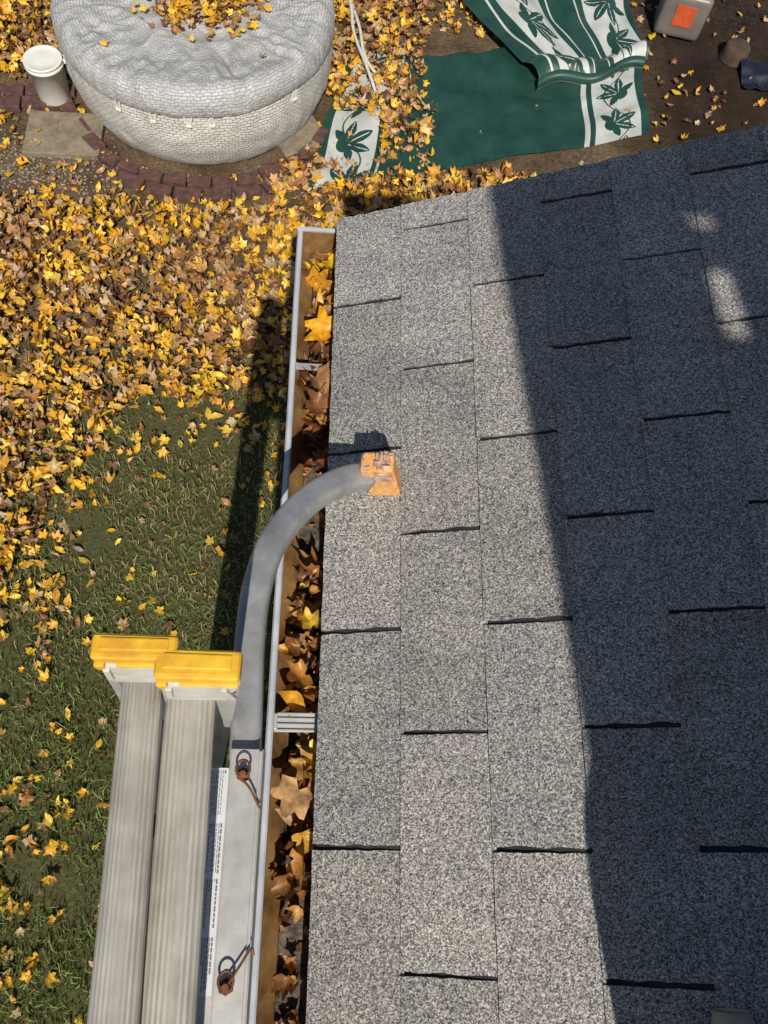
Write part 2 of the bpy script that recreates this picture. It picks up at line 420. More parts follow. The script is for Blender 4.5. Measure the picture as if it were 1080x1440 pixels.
def dens(x,y):
    n=noise.noise((x*1.1,y*1.1,0)); n2=noise.noise((x*3,y*3,5))
    if x>.55 and y<.8: return 0
    if -2.3<x<.0 and (x+.99)**2+(y-5.0)**2<.87**2: return 0
    yb=2.42+.25*n+.12*n2
    if x<-1.15: yb=min(yb,2.42-(-1.15-x)*2.3+.3*n)
    if x<-1.7: yb=1.15+.35*n
    if y<yb:
        d=.045+.06*max(0,n2)
        if x<-1.2: d+=.07+.16*max(0,n+n2)
        if y>yb-.35: d+=.12
        return d
    top=3.95+.12*n2+ (.42 if x>-.45 else 0)
    if y<top: return 1.0 if y<top-.1 else .5
    if -.12<x<.62+.1*n2 and y>=4.2:
        if y<4.8 and x<.27: return .14
        return 1.0
    if x<-1.95 and y>4.95: return .9
    if x<-.1 and y<4.4: return .12
    if .6<x<1.5 and y>5.75-.2*n2: return .45
    if .5<x<2.25 and y<5.75: return .010
    if x>2.25: return .035+.04*max(0,n2)
    if y>6.1: return .5
    return .12
items=[]
area=(-4.0,4.0,-2.3,7.6); per=1000
tot=int((area[1]-area[0])*(area[3]-area[2])*per)
for _ in range(tot):
    x=random.uniform(area[0],area[1]); y=random.uniform(area[2],area[3])
    d=dens(x,y)
    if random.random()>d: continue
    dense=d>.6
    s=random.choice([.030,.040,.048,.060] if dense else [.030,.038,.044,.054])*random.uniform(.8,1.2)
    kind='m' if random.random()<.6 else 'o'
    z=random.uniform(.006,.075 if dense else .02)
    pn=noise.noise((x*1.7,y*1.7,21))+.6*noise.noise((x*5,y*5,3))
    py_=(.46+.55*pn) if dense else .62
    if dense and x<-1.5: py_+=.08
    if dense and x>-1.1 and 2.9<y<4: py_-=.10
    if y>4.3 and x>0: py_=.30
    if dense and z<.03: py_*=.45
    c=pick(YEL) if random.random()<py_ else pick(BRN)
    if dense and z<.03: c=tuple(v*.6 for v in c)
    if d<.07 and s>.045: s*=.8
    sp=.45 if dense else .35
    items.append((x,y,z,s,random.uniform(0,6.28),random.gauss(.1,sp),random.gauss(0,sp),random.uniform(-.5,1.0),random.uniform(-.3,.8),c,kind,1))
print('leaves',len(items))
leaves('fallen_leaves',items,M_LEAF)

# gutter leaves
GP=[((.36,.16,.05),.3),((.20,.08,.03),.24),((.55,.28,.08),.2),((.76,.40,.04),.10),((.82,.55,.05),.05),((.46,.29,.16),.14)]
items=[]
def gl(y0,y1,n,zlo,zhi,smin,smax,pal=GP,x0=-.050):
    for _ in range(n):
        x=random.uniform(x0,.02);y=random.uniform(y0,y1)
        items.append((x,y,random.uniform(zlo,zhi),random.uniform(smin,smax),random.uniform(0,6.28),random.gauss(0,.6),random.gauss(0,.6),random.uniform(-.2,.6),random.uniform(-.2,.6),pick(pal),'m' if random.random()<.6 else 'o',4))
gl(.86,1.12,100,2.862,2.918,.018,.036,GP+[((.85,.55,.04),.3),((.8,.42,.03),.25)],-.045)
gl(.64,.86,60,2.862,2.915,.018,.034,GP[:3])
gl(.18,.45,100,2.862,2.920,.016,.032)
gl(-.06,.155,80,2.862,2.925,.016,.034,GP[:3]+[GP[5]])
gl(-.25,-.06,26,2.860,2.885,.010,.022,GP[:3])
gl(-1.1,-.25,30,2.862,2.885,.012,.03,GP[:2])
gl(.44,.68,34,2.860,2.872,.006,.016,GP[:3])
leaves('gutter_leaves',items,M_GLEAF,None,1.15)
items=[]
big=[(-.006,1.07,2.925,.030,.3,(.85,.55,.03)),(-.015,.905,2.938,.042,1.2,(.82,.40,.02)),
     (-.028,.795,2.938,.044,3.6,(.44,.23,.10)),(-.022,.745,2.93,.036,.8,(.30,.13,.05)),
     (-.018,.335,2.925,.026,.5,(.76,.48,.05)),(-.03,.25,2.925,.030,2.0,(.55,.25,.05)),
     (-.006,.122,2.925,.030,1.0,(.84,.62,.05)),(-.03,.070,2.934,.042,2.6,(.64,.39,.18)),(-.022,.005,2.925,.030,5.2,(.66,.38,.06))]
for x,y,z,s,yaw,c in big: items.append((x,y,z,s,yaw,random.gauss(0,.25),random.gauss(0,.25),random.uniform(.1,.4),random.uniform(0,.4),c,'m',4))
leaves('maple_leaves_in_gutter',items,M_GLEAF,None,.75)

# ---------------------------------------------------------------- ground + grass
V=[];F=[]
xs=list(np.linspace(-6,6,121)); ys=list(np.linspace(-4,9,131))
for y in ys:
    for x in xs: V.append((x,y,.02*noise.noise((x*1.3,y*1.3,2))-.012))
w=len(xs)
for j in range(len(ys)-1):
    for i in range(w-1): F.append((j*w+i,j*w+i+1,(j+1)*w+i+1,(j+1)*w+i))
b=len(V)
V.extend([(-300,-300,-.02),(300,-300,-.02),(300,300,-.02),(-300,300,-.02)])
bot=[i for i in range(w)]; topr=[(len(ys)-1)*w+i for i in range(w)]
lef=[j*w for j in range(len(ys))]; rig=[j*w+w-1 for j in range(len(ys))]
F.append(tuple([b,b+1]+bot[::-1])); F.append(tuple([b+1,b+2]+rig[::-1])); F.append(tuple([b+2,b+3]+topr)); F.append(tuple([b+3,b]+lef))
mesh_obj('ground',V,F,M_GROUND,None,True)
def grass():
    n=100000
    x=rng.uniform(-3.4,.4,n); y=rng.uniform(-2.0,2.75,n)
    h=rng.uniform(.016,.042,n); wd=rng.uniform(.0016,.0032,n); a=rng.uniform(0,6.283,n); l=rng.uniform(.2,1.5,n); b=rng.uniform(0,6.283,n)
    nn=np.array([noise.noise((float(p)*2.0,float(q)*2.0,9))+.5*noise.noise((float(p)*7,float(q)*7,2)) for p,q in zip(x,y)])
    keep=nn>-.3+rng.uniform(-.35,.25,n)
    bare=np.clip((y-.9)/1.4,0,1)*.45
    keep&=rng.uniform(0,1,n)>bare
    x,y,h,wd,a,l,b,nn=[q[keep] for q in (x,y,h,wd,a,l,b,nn)]; n=len(x)
    dx=np.cos(a)*wd; dy=np.sin(a)*wd
    z0=np.full(n,-.01)
    p0=np.stack([x-dx,y-dy,z0],1);p1=np.stack([x+dx,y+dy,z0],1)
    mx=x+np.cos(b)*h*l*.35;my=y+np.sin(b)*h*l*.35
    m0=np.stack([mx-dx*.8,my-dy*.8,h*.65],1);m1=np.stack([mx+dx*.8,my+dy*.8,h*.65],1)
    tp=np.stack([x+np.cos(b)*h*l*1.1,y+np.sin(b)*h*l*1.1,h*.95],1)
    V=np.stack([p0,p1,m1,m0,tp],1).reshape(-1,3)
    base=np.arange(n)[:,None]*5
    Fq=np.concatenate([base+np.array([[0,1,2]]),base+np.array([[0,2,3]]),base+np.array([[3,2,4]])],1).reshape(-1,3)
    me=bpy.data.meshes.new('grass')
    me.vertices.add(len(V)); me.vertices.foreach_set('co',V.astype(np.float32).ravel())
    me.loops.add(Fq.size); me.loops.foreach_set('vertex_index',Fq.astype(np.int32).ravel())
    me.polygons.add(len(Fq)); me.polygons.foreach_set('loop_start',np.arange(0,Fq.size,3,dtype=np.int32))
    me.update(); me.validate()
    t=rng.uniform(0,1,n)[:,None]; dry=(rng.uniform(0,1,n)<.12+np.clip((y-.4)/2.6,0,.42))[:,None]
    g=(1+.5*np.clip(nn,-.6,.6))[:,None]
    c=np.where(dry,np.array([[.42,.34,.19]])*(.6+.8*t),(np.array([[.09,.17,.035]])*(1-t)+np.array([[.28,.38,.10]])*t)*g)
    C=np.repeat(np.concatenate([c,np.ones((n,1))],1),5,axis=0)
    ca=me.color_attributes.new('lc','FLOAT_COLOR','POINT'); ca.data.foreach_set('color',C.astype(np.float32).ravel())
    me.materials.append(M_GRASS); link(bpy.data.objects.new('grass',me))
grass()

# ---------------------------------------------------------------- tub
tub=empty('inflatable_hot_tub'); TC=(-.985,5.045)
def lathe(name,prof,mat,parent,seg=256,disp=None):
    V=[];F=[];n=len(prof)
    for i in range(seg):
        a=2*math.pi*i/seg
        for j,(r,z) in enumerate(prof):
            dr,dz=disp(a,r,z,j) if disp else (0,0)
            V.append((TC[0]+(r+dr)*math.cos(a),TC[1]+(r+dr)*math.sin(a),z+dz))
    L=[0]
    for j in range(1,n): L.append(L[-1]+math.hypot(prof[j][0]-prof[j-1][0],prof[j][1]-prof[j-1][1]))
    for i in range(seg):
        k=(i+1)%seg
        for j in range(n-1): F.append((i*n+j,k*n+j,k*n+j+1,i*n+j+1))
    o=mesh_obj(name,V,F,mat,parent,True)
    uvl=o.data.uv_layers.new(name='UVMap'); d=[]
    for i in range(seg):
        for j in range(n-1): d+=[i/seg,L[j],(i+1)/seg,L[j],(i+1)/seg,L[j+1],i/seg,L[j+1]]
    uvl.data.foreach_set('uv',d); return o
prof=[]
for k in range(41):
    t=k/40; z=.0+.60*t
    r=.775+.115*math.sin(math.pi*min(1,t*.90+.02))**.6 + .02*t
    prof.append((r,z))
lathe('inflated_wall',prof,M_TUB,tub,256,lambda a,r,z,j:(.006*noise.noise((a*9,z*12,1))+.002*math.sin(a*44),0))
cp=[(.903,.475),(.909,.485),(.911,.51),(.908,.55),(.894,.59),(.865,.62),(.82,.64)]+[(.82*(1-k/40),.64-.04*math.sin(min(1,k/18)*1.57)) for k in range(1,41)]
def rid(x): return 1-abs(noise.noise(x))*2.2
def cdisp(a,r,z,j):
    rf=max(0,min(1,r/.6))
    rim=max(0,1-abs(r-.74)/.34)
    X=math.cos(a)*r;Y=math.sin(a)*r
    w=.022*rim*(rid((a*3.4,r*2.0,4))-.55)+.014*rim*(rid((a*9,r*3.0,14))-.55)+.018*(rid((X*5+.8*noise.noise((X*3,Y*3,0)),Y*5,9))-.5)+.009*(rid((X*13,Y*13,2))-.5)
    if z<.6: return (.008*noise.noise((a*9,z*10,2))+.004*(rid((a*18,z*3,8))-.5), .015*noise.noise((a*3,0,0)))
    return (.005*noise.noise((a*16,z,5)),w*(.5 if r>.84 else 1))
lathe('cover',cp,M_COVER,tub,640,cdisp)
bm=bmesh.new()
for a in (208,243,258,272,281,318):
    ar=math.radians(a)
    for da in (-.014,.014):
        c=(TC[0]+.905*math.cos(ar+da),TC[1]+.905*math.sin(ar+da),.445)
        box_bm(bm,c,(.006,.010,.07),Matrix.Rotation(ar,3,'Z')@Matrix.Rotation(random.uniform(-.4,.4),3,'X'))
    box_bm(bm,(TC[0]+.912*math.cos(ar),TC[1]+.912*math.sin(ar),.42),(.012,.036,.014),Matrix.Rotation(ar,3,'Z'),bev=.003)
bm_obj('cover_buckles',bm,M_BUCK,tub)
items=[]
for _ in range(1000):
    r=min(.34,abs(random.gauss(0,.14))); a=random.uniform(0,6.28)
    items.append((TC[0]+.04+r*math.cos(a)*1.3,TC[1]-.03+r*math.sin(a)*1.1,.625+random.uniform(0,.13)*max(.08,1-r*3),random.uniform(.03,.05),random.uniform(0,6.28),random.gauss(0,.5),random.gauss(0,.5),random.uniform(-.3,.7),random.uniform(-.3,.6),pick(YEL if random.random()<.45 else BRN),'m',1))
for _ in range(50):
    a=random.uniform(0,6.28) if random.random()<.2 else random.uniform(.0,1.0); r=random.uniform(.35,.82)
    items.append((TC[0]+r*math.cos(a),TC[1]+r*math.sin(a),.65,random.uniform(.03,.045),random.uniform(0,6.28),random.gauss(0,.3),random.gauss(0,.3),.3,.2,pick(YEL+BRN),'m',1))
leaves('leaf_pile',items,M_LEAF,tub)

# bricks
bm=bmesh.new()
def brick(x,y,a,l=.185,w=.10,h=.05,z=.012):
    box_bm(bm,(x,y,z+random.uniform(-.008,.006)),(l,w,h),Matrix.Rotation(a+random.uniform(-.07,.07),3,'Z')@Matrix.Rotation(random.uniform(-.06,.06),3,'X'),bev=.006)
for k in range(15):
    a=math.radians(196+k*9.6)
    rr=.97+random.uniform(-.014,.014)
    brick(-.98+rr*math.cos(a),5.04+rr*math.sin(a),a+math.pi/2,.15,.09)
for k in range(6):
    a=math.radians(248+k*10.5); brick(-.98+1.07*math.cos(a),5.04+1.07*math.sin(a),a+math.pi/2,.17,.09)
for k in range(5):
    brick(-2.62+k*.17,4.62+.02*k,.1,.16,.10); brick(-2.62+k*.17,4.74+.02*k,.1,.16,.10)
bm_obj('edging_bricks',bm,M_BRICK)
bm=bmesh.new()
box_bm(bm,(-1.87,4.42,.008),(.5,.38,.05),Matrix.Rotation(.03,3,'Z'),bev=.008)
box_bm(bm,(-.30,4.56,.008),(.34,.30,.05),Matrix.Rotation(.5,3,'Z'),bev=.008)
bm_obj('paving_slabs',bm,M_SLAB)
bm=bmesh.new()
for _ in range(1100):
    x=random.gauss(-2.15,.4); y=random.gauss(4.12,.16)
    if x>-1.2 : continue
    bmesh.ops.create_icosphere(bm,subdivisions=1,radius=random.uniform(.005,.012),matrix=Matrix.Translation((x,y,.002))@Matrix.Diagonal((1,random.uniform(.6,1),.6,1)))
bm_obj('gravel',bm,simple('gravel_stone',(.09,.065,.045),(.36,.30,.24),30,.9,bs=.2))

# bucket
bk=empty('bucket')
def lathe_at(name,cx,cy,prof,mat,parent,seg=48):
    V=[];F=[];n=len(prof)
    for i in range(seg):
        a=2*math.pi*i/seg
        for r,z in prof: V.append((cx+r*math.cos(a),cy+r*math.sin(a),z))
    for i in range(seg):
        k=(i+1)%seg
        for j in range(n-1): F.append((i*n+j,k*n+j,k*n+j+1,i*n+j+1))
    return mesh_obj(name,V,F,mat,parent,True)
lathe_at('body',-1.985,4.76,[(.0,.0),(.095,.0),(.103,.02),(.120,.27),(.127,.272),(.127,.282),(.121,.286),(.122,.300),(.126,.303),(.126,.312),(.118,.315),(.110,.309),(.06,.312),(0,.314)],M_BUCK,bk)
# jerry can
jc=empty('plastic_jerry_can')
bm=bmesh.new()
rz=Matrix.Rotation(math.radians(-12),3,'Z')
box_bm(bm,(2.60,6.00,.17),(.36,.26,.34),rz,bev=.05,segs=4)
box_bm(bm,(2.60,6.00,.375),(.10,.035,.03),rz,bev=.012)
cyl_bm(bm,(2.70,5.96,.33),(2.70,5.96,.385),.03,seg=20)
cyl_bm(bm,(2.545,6.01,.33),(2.545,6.01,.38),.014); cyl_bm(bm,(2.645,5.99,.33),(2.645,5.99,.38),.014)
bm_obj('can_body',bm,simple('translucent_plastic',(.13,.115,.105),(.20,.175,.16),6,.4,bs=.05),jc,True)
bm=bmesh.new(); box_bm(bm,(2.575,5.868,.19),(.15,.004,.16),rz)
bm_obj('can_label',bm,simple('orange_label',(.50,.07,.02),(.62,.12,.04),30,.5,bs=0),jc)
st=empty('tree_stump')
lathe_at('stump_body',3.03,5.72,[(.11,0),(.10,.05),(.095,.10),(.08,.11),(0,.108)],simple('stump_wood',(.04,.026,.018),(.08,.052,.036),20,.9,bs=.5),st)
bt=empty('blue_tarp')
V=[];F=[]
for i in range(31):
    for j in range(21):
        x=3.05+.9*i/30;y=5.36+.3*j/20
        V.append((x,y,.03+.04*noise.noise((x*6,y*6,1))+.02*noise.noise((x*17,y*17,1))))
for i in range(30):
    for j in range(20): F.append((i*21+j,(i+1)*21+j,(i+1)*21+j+1,i*21+j+1))
mesh_obj('tarp_sheet',V,F,simple('tarp_blue',(.004,.006,.018),(.007,.010,.03),9,.6,bs=.1),bt,True)

# ---------------------------------------------------------------- outdoor mat
def leafR(a):
    best=0
    for c,l,wd in ((90,1,30),(40,.95,27),(140,.95,27),(-8,.78,26),(188,.78,26)):
        d=abs((a-c+180)%360-180)
        v=l*max(0,1-d/wd)**.55
        if 8<d<20: v=max(v,l*(.74-.012*(d-8)))
        best=max(best,v)
    return max(best,.34)
def motif(px,py,cx,cy,rot,s):
    dx=px-cx;dy=py-cy;r=math.hypot(dx,dy)
    if r>s*1.1: return -1
    a=math.degrees(math.atan2(dy,dx))-rot
    rr=leafR(a)*s
    if .02<r<s*.85:
        for c in (90,40,140):
            d=abs((a-c+180)%360-180)
            if d<30 and r*math.radians(d)<.0045: return -.02
    return rr-r
def patch(name,c,fn_pat,fn_z,nu,nv,parent):
    A,B,C,D=[Vector(p) for p in c]; V=[];F=[];pat=[]
    for j in range(nv+1):
        v=j/nv
        for i in range(nu+1):
            u=i/nu
            p=(A*(1-u)+B*u)*(1-v)+(D*(1-u)+C*u)*v
            z,ox,oy=fn_z(u,v); V.append((p.x+ox,p.y+oy,z)); pat.append(fn_pat(u,v))
    for j in range(nv):
        for i in range(nu): F.append((j*(nu+1)+i,j*(nu+1)+i+1,(j+1)*(nu+1)+i+1,(j+1)*(nu+1)+i))
    o=mesh_obj(name,V,F,M_MAT,parent,True)
    at=o.data.attributes.new('pat','FLOAT','POINT'); at.data.foreach_set('value',pat)
    return o
def band(x,a,b): return a<x<b
def border(x,y,x0,x1,step,ph,s=.20):
    cx=(x0+x1)/2; k=round((y-ph)/step)
    best=-1
    for kk in (k-1,k,k+1):
        cy=ph+kk*step
        sgn=1 if kk%2 else -1
        best=max(best,motif(x,y,cx+sgn*.045,cy,sgn*55-8+17*math.sin(kk*3.1),s))
    st=abs(x-(cx+.09*math.sin(y*9)))
    best=max(best,.006-st)
    return max(0,min(1,.5-best*14))
def pmain(u,v):
    x=u*2.5; y=v*1.2
    val=0.0
    if band(x,.06,.42): val=border(x,y,.06,.42,.36,.36,.21)
    elif band(x,.455,.475): val=1
    elif band(x,1.99,2.03): val=1
    elif band(x,2.075,2.44): val=border(x,y,2.075,2.44,.36,.20,.21)
    return val
def zmain(u,v):
    return (.028+.016*noise.noise((u*9,v*3,0))+.008*math.sin(u*44+v*4)*(.3+.7*v)+(.03*max(0,noise.noise((u*5,v*5,3)))),.012*math.sin(v*9),.015*math.sin(u*14))
mat=empty('outdoor_mat')
patch('mat_sheet',[(-.24,4.04,0),(2.24,4.80,0),(2.26,5.75,0),(.02,5.35,0)],pmain,zmain,420,200,mat)
def pflap(u,v):
    x=u*1.5;y=v*1.3
    if band(x,.16,.19): return 1
    if band(x,.27,.68): return border(x,y,.27,.68,.38,.1,.24)
    if band(x,.74,.76): return 1
    if band(x,.98,1.0): return 1
    if band(x,1.06,1.46): return border(x,y,1.06,1.46,.38,.3,.24)
    return 0
def zflap(u,v):
    z=.085+.03*noise.noise((u*4,v*3,8))+.03*math.sin(u*7)*v+.035*noise.noise((u*9,v*5,2))
    e=max(0,(v-.88)/.12); z+=.06*math.sin(e*math.pi)-.03*e
    return (z,.03*math.sin(v*8),-.0+.04*math.sin(u*9))
patch('mat_folded_flap',[(.42,6.75,0),(2.2,6.75,0),(2.26,5.50,0),(1.42,5.20,0)],pflap,zflap,300,260,mat)
def zc(u,v):
    a=v*math.pi; return (.055-.045*math.cos(a)+.01*math.sin(u*9),0.0,-.05*math.sin(a)+.04*math.sin(u*9))
patch('mat_fold_roll',[(1.42,5.20,0),(2.26,5.50,0),(2.26,5.50,0),(1.42,5.20,0)],lambda u,v:1 if .3<v<.42 else 0,zc,60,14,mat)

hz=empty('garden_hose')
circ=[(.012*math.cos(a),.012*math.sin(a)) for a in [k*math.pi/5 for k in range(10)]]
sweep('hose_run',catmull([(-.12,6.4,.03),(.02,5.9,.08),(.06,5.55,.08),(.16,5.2,.09),(.24,4.95,.06)],8),circ,M_ROPE,hz)
sweep('hose_loop',catmull([(-.02,6.4,.05),(.02,6.0,.05),(.10,5.6,.09),(.15,5.3,.08),(.28,5.1,.05)],8),circ,M_ROPE,hz)

# ---------------------------------------------------------------- ladder
lad=empty('extension_ladder')
LEAN=Vector((-.12,0,-.993)).normalized()
def rail_pair(tag,x0,x1,zc,yf,yb,yoff):
    xc=(x0+x1)/2; w=x1-x0
    rot=Matrix.Rotation(math.atan2(-LEAN.x,-LEAN.z),3,'Y')
    for side,(f,b) in enumerate(((yf,yb),(-.41+yoff,-.41+yoff-.028))):
        sg=1 if b>f else -1
        bm=bmesh.new()
        top=Vector((xc,0,zc)); L=(zc-.03)/-LEAN.z
        c=top+LEAN*(L/2); t=.003
        box_bm(bm,(c.x,f+sg*.005,c.z),(w*.93,t,L),rot)
        for s in (-1,1):
            o=rot@Vector((s*w*.46,0,0)); box_bm(bm,(c.x+o.x,f+sg*.016,c.z+o.z),(t,.024,L),rot)
            o=rot@Vector((s*w*.40,0,0)); box_bm(bm,(c.x+o.x,f+sg*.0028,c.z+o.z),(.010,.002,L),rot)
        bm_obj('rail_%s_%d'%(tag,side+1),bm,M_ALU,lad)
        bm=bmesh.new()
        ym=(f+b)/2; dpt=abs(f-b)
        box_bm(bm,(xc,ym,zc+.010),(w,dpt,.022),None,bev=.005,segs=3)
        box_bm(bm,(xc-w*.43,f-sg*.001,zc-.003),(w*.13,.006,.016),None,bev=.002)
        box_bm(bm,(xc+w*.12,f-sg*.0005,zc+.000),(w*.70,.004,.006),None,bev=.001)
        box_bm(bm,(xc,ym+sg*.002,zc+.0205),(w*.8,dpt*.5,.004),None,bev=.0015)
        for v in bm.verts: v.co+=noise.noise_vector(v.co*45)*.0009
        bm_obj('cap_%s_%d'%(tag,side+1),bm,M_YEL,lad)
        bm=bmesh.new()
        h=.075
        vs=[]
        for (zz,ws,yo) in ((zc+.001,.97,0),(zc-h,.76,.0)):
            sh=LEAN.x/-LEAN.z*(zc-zz)
            for sx,yy in ((-1,f-sg*.003),(1,f-sg*.003),(1,b-sg*.001),(-1,b-sg*.001)):
                vs.append((xc+sh+sx*w*ws/2,yy,zz))
        bv=[bm.verts.new(v) for v in vs]
        for q in ((0,1,2,3),(4,7,6,5),(0,4,5,1),(1,5,6,2),(2,6,7,3),(3,7,4,0)): bm.faces.new([bv[i] for i in q])
        bmesh.ops.bevel(bm,geom=bm.edges[:],offset=.003,segments=2,affect='EDGES')
        for s in (-1,1):
            box_bm(bm,(xc+s*w*.36-.003,f-sg*.004,zc-.028),(.006,.004,.045),Matrix.Rotation(-s*.12,3,'Y'),bev=.001)
        bm_obj('cap_collar_%s_%d'%(tag,side+1),bm,M_GREYP,lad)
rail_pair('base',-.207,-.130,3.480,.150,.174,0)
rail_pair('fly',-.149,-.072,3.480,.134,.162,0)
def rung_profile(w,h):
    pts=[]; nr=10
    for k in range(nr*2+1):
        a=-w/2+w*k/(nr*2)
        crown=h*.5*(1-(abs(a)/(w/2))**2.6)*.55+h*.18
        pts.append((a,crown+(.0007 if k%2 else 0)))
    for k in range(9):
        a=math.pi*k/8; pts.append((w/2*math.cos(a),-h*.1-h*.42*math.sin(a)))
    return pts
def rung(tag,xa,xb,z,ya,yb,w,k2=1.0,dz=0):
    n=6
    sweep('rung_'+tag,[(xa+(xb-xa)*i/n,ya+(yb-ya)*i/n,z+dz*i/n) for i in range(n+1)],rung_profile(w,.034),M_RUNG,lad,smooth=False,scale=[1+(k2-1)*i/n for i in range(n+1)])
for k in range(11):
    dz=.3048*k; dx=LEAN.x/-LEAN.z*dz
    if 3.40-dz<.1: break
    rung('base_%d'%k,-.183+dx,-.157+dx,3.375-dz,.153,-.408,.040,1.14,.03)
    if 3.38-dz>1.0: rung('fly_%d'%k,-.1335+dx,-.120+dx,3.365-dz,.137,-.408,.050)
bm=bmesh.new(); box_bm(bm,(-.157,.015,3.345),(.012,.022,.02),None,bev=.002)
bm_obj('rung_lock',bm,M_RUST,lad)

# stand-off (stabiliser)
stab=empty('ladder_stabilizer')
path=[(-.083,-.45,3.205),(-.085,-.1,3.205),(-.088,.117,3.205),(-.091,.20,3.205),(-.092,.2415,3.203),(-.0885,.308,3.200),(-.073,.381,3.182),(-.037,.4515,3.150),(.003,.498,3.120),(.035,.522,3.100),(.062,.531,3.088)]
sweep('arm',catmull(path,8),rounded(.037,.037,.007),M_ARM,stab)
bm=bmesh.new()
box_bm(bm,(-.083,-.17,3.236),(.036,.545,.003),None,bev=.001)
box_bm(bm,(-.0655,-.17,3.212),(.003,.545,.046),None)
box_bm(bm,(-.1005,-.17,3.212),(.003,.545,.046),None)
box_bm(bm,(-.0665,-.17,3.2395),(.004,.540,.004),None,bev=.001)
fl=Matrix.Rotation(math.radians(6),3,'Y')
box_bm(bm,(-.120,-.170,3.2315),(.036,.50,.0025),fl)
bm_obj('channel',bm,M_CHAN,stab)
bm=bmesh.new()
LC=Vector((-.1185,-.035,3.2334))
box_bm(bm,LC,(.0315,.232,.0006),fl)
bm_obj('warning_label',bm,M_LABEL,stab)
bm=bmesh.new()
for col in range(4):
    y0=.078-col*.058
    for row in range(11):
        xo=-.0130+row*.0025
        yy=y0
        while yy>y0-.051:
            l=random.uniform(.002,.006)
            if yy-l<y0-.052: break
            p=fl@Vector((xo,0,.0007))
            box_bm(bm,(LC.x+p.x,yy-l/2,LC.z+p.z),(.0009 if row!=10 else .0019,l,.0003),fl)
            yy-=l+.0016
            if random.random()<.06: break
bm_obj('label_print',bm,M_INK,stab)
def pin(name,x,y,dx,dy):
    bm=bmesh.new()
    cyl_bm(bm,(x,y,3.236),(x,y,3.243),.0085,.0085,6); cyl_bm(bm,(x,y,3.243),(x,y,3.252),.005,.004,12)
    bm_obj(name+'_bolt',bm,M_RUST,stab)
    c=[(.0014*math.cos(k*math.pi/3),.0014*math.sin(k*math.pi/3)) for k in range(6)]
    ring=[(x+.010*math.cos(q)*.8,y+.010*math.sin(q)+.006,3.250) for q in [k*math.pi/5 for k in range(-2,8)]]
    sweep(name+'_clip',catmull(ring+[(x+dx*.5,y+dy*.5,3.248),(x+dx,y+dy,3.246),(x+dx+.003,y+dy-.006,3.242)],4),c,M_RUST,stab)
pin('far_pin',-.085,.073,.018,-.030)
pin('near_pin',-.087,-.141,.024,.036)
rot=Matrix.Rotation(-TH*.6,3,'Y')@Matrix.Rotation(math.radians(-3),3,'Z')
fc=Vector((.083,.540,3.082))
bm=bmesh.new()
box_bm(bm,fc,(.052,.034,.096),rot,bev=.006,segs=3)
bmesh.ops.subdivide_edges(bm,edges=bm.edges[:],cuts=2,use_grid_fill=True)
for v in bm.verts:
    v.co+=noise.noise_vector(v.co*60)*.0013
bm_obj('foot_pad',bm,M_ORG,stab)
bm=bmesh.new()
box_bm(bm,fc+rot@Vector((.008,-.0185,.028)),(.028,.003,.028),rot,bev=.001)
for k in range(14):
    p=fc+rot@Vector((random.uniform(-.021,.022),random.uniform(-.014,.016),random.uniform(.046,.052)))
    box_bm(bm,p,(random.uniform(.004,.012),random.uniform(.003,.009),random.uniform(.002,.010)),Matrix.Rotation(random.uniform(-1,1),3,'X')@Matrix.Rotation(random.uniform(-1,1),3,'Y'))
for dx,h in ((-.020,.012),(.0,.018),(.006,.014),(.018,.012)):
    p=fc+rot@Vector((dx,.004,.046)); cyl_bm(bm,p,p+rot@Vector((.001,.002,h)),.0035,.001,7)
bm_obj('foot_torn_foam',bm,simple('torn_foam',(.26,.12,.08),(.68,.50,.40),90,.9,bs=.5,bd=.002),stab)

# ---------------------------------------------------------------- person (only shoe tip in frame)
person=empty('person')
M_SHOE=simple('shoe_suede',(.30,.24,.18),(.40,.33,.26),60,.85,bs=.3,bd=.002)
M_JEAN=simple('jeans',(.03,.045,.08),(.05,.07,.12),80,.9,bs=.2,bd=.002)
M_SHIRT=simple('sweatshirt',(.06,.06,.065),(.09,.09,.1),50,.95,bs=.2,bd=.002)
M_SKIN=simple('skin',(.42,.24,.16),(.5,.3,.2),20,.55,bs=.05)
M_HAIR=simple('hair',(.03,.018,.01),(.06,.035,.02),90,.7,bs=.4)
def skin(name,pts,edges,radii,mat,lvl=2):
    me=bpy.data.meshes.new(name); me.from_pydata(pts,edges,[]); o=link(bpy.data.objects.new(name,me),person)
    md=o.modifiers.new('s','SKIN'); md.use_smooth_shade=True
    for i,r in enumerate(radii):
        sv=me.skin_vertices[0].data[i]; sv.radius=(r,r) if not isinstance(r,tuple) else r
    me.skin_vertices[0].data[0].use_root=True
    sb=o.modifiers.new('ss','SUBSURF'); sb.levels=lvl; sb.render_levels=lvl
    me.materials.append(mat); return o
def rz_(x): return EZ+x*ST/CT+.006
def shoe(name,x,y):
    z=rz_(x); V=[];F=[];n=20;m=14
    for i in range(n+1):
        t=i/n; yy=y-.28*t
        w=.054*math.sin(math.pi*min(1,(t*.86+.07)))**.4*(1-.18*abs(t-.55)); h=.045+.055*min(1,t*1.5)
        if t<.06: w*=.8; h*=.75
        for j in range(m):
            a=math.pi*2*j/m; V.append((x+w*math.cos(a),yy,z+.002+h*(.5+.5*math.sin(a))))
    for i in range(n):
        for j in range(m): F.append((i*m+j,i*m+(j+1)%m,(i+1)*m+(j+1)%m,(i+1)*m+j))
    F.append(tuple(range(m))); F.append(tuple(n*m+j for j in range(m)))
    mesh_obj(name,V,F,M_SHOE,person,True)
shoe('shoe_left',.482,-.172); shoe('shoe_right',.80,-.26)
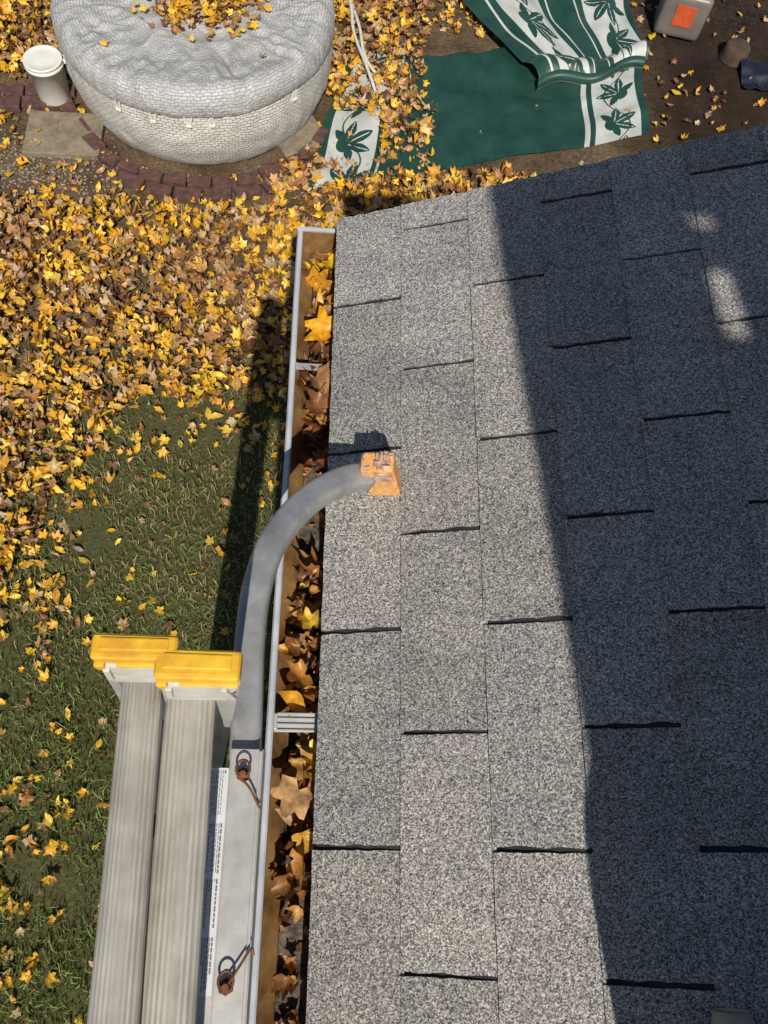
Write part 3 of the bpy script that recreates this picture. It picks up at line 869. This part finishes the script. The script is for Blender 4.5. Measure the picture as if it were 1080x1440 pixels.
skin('trousers',[(.67,-.50,4.10),(.56,-.49,4.00),(.462,-.44,3.66),(.462,-.41,3.30),(.77,-.50,4.05),(.80,-.50,3.75),(.81,-.50,3.40)],[(0,1),(1,2),(2,3),(0,4),(4,5),(5,6)],[(.12,.12),(.10,.10),(.085,.085),(.088,.080),(.095,.095),(.07,.07),(.06,.06)],M_JEAN)
skin('torso',[(.67,-.50,4.08),(.67,-.50,4.30),(.66,-.47,4.48),(.63,-.46,4.55),(.52,-.47,4.48),(.50,-.50,4.25),(.55,-.36,4.10),(.82,-.47,4.47),(.86,-.50,4.25),(.82,-.36,4.10)],[(0,1),(1,2),(2,3),(2,4),(4,5),(5,6),(2,7),(7,8),(8,9)],[(.13,.12),(.13,.12),(.12,.11),(.055,.055),(.06,.06),(.05,.05),(.04,.04),(.06,.06),(.05,.05),(.04,.04)],M_SHIRT)
skin('head',[(.63,-.46,4.54),(.61,-.45,4.64),(.60,-.44,4.72),(.60,-.44,4.80)],[(0,1),(1,2),(2,3)],[(.05,.05),(.065,.075),(.08,.095),(.06,.075)],M_SKIN)
skin('hair',[(.60,-.48,4.70),(.60,-.47,4.80),(.60,-.45,4.84)],[(0,1),(1,2)],[(.08,.085),(.082,.09),(.05,.06)],M_HAIR)
for sx,x in (('left',.55),('right',.82)):
    P=[(x,-.36,4.10),(x,-.32,4.04)];E=[(0,1)];Rr=[.028,.032]
    for q in range(4):
        b=len(P); P+= [(x-.024+q*.016,-.29,4.01),(x-.026+q*.017,-.272,3.98),(x-.024+q*.016,-.275,3.955)]; E+=[(1,b),(b,b+1),(b+1,b+2)]; Rr+=[.009,.0085,.0075]
    b=len(P); s=1 if sx=='left' else -1; P+=[(x+s*.035,-.31,4.03),(x+s*.042,-.285,4.005)]; E+=[(1,b),(b,b+1)]; Rr+=[.011,.009]
    skin('hand_'+sx,P,E,Rr,M_SKIN,1)

# ---------------------------------------------------------------- light & camera
sd=Vector((-.088,1,-1.155)).normalized()
L=bpy.data.lights.new('sun','SUN'); L.energy=5.0; L.angle=math.radians(.5); L.color=(1,.94,.84)
lo=link(bpy.data.objects.new('sun',L)); lo.rotation_euler=sd.to_track_quat('-Z','Y').to_euler(); lo.location=(1,-8,10)
w=bpy.data.worlds.new('World'); scene.world=w; w.use_nodes=True; nt=w.node_tree
sky=nt.nodes.new('ShaderNodeTexSky'); sky.sky_type='NISHITA'; sky.sun_disc=False
sky.sun_elevation=math.radians(49); sky.sun_rotation=math.radians(175)
nt.links.new(sky.outputs[0],nt.nodes['Background'].inputs[0]); nt.nodes['Background'].inputs[1].default_value=.075
Yc=Vector((.009,-.924,.382)).normalized()
Xc=Vector((.997,.031,.074)); Xc=(Xc-Xc.dot(Yc)*Yc).normalized()
Zc=Xc.cross(Yc)
if Zc.dot(Vector((.081,-.383,-.921)))<0: Zc=-Zc
right=Vector((Xc.x,Yc.x,Zc.x)); up=-Vector((Xc.y,Yc.y,Zc.y)); back=-Vector((Xc.z,Yc.z,Zc.z))
M=Matrix((right,up,back)).transposed().to_4x4(); M.translation=(0,0,4.23)
cam=bpy.data.cameras.new('camera'); co=link(bpy.data.objects.new('camera',cam)); co.matrix_world=M
cam.sensor_fit='VERTICAL'; cam.sensor_height=24; cam.lens=24*803.6/1024; cam.clip_start=.02; cam.clip_end=1000
scene.camera=co
scene.view_settings.view_transform='Standard'; scene.view_settings.look='None'; scene.view_settings.exposure=0
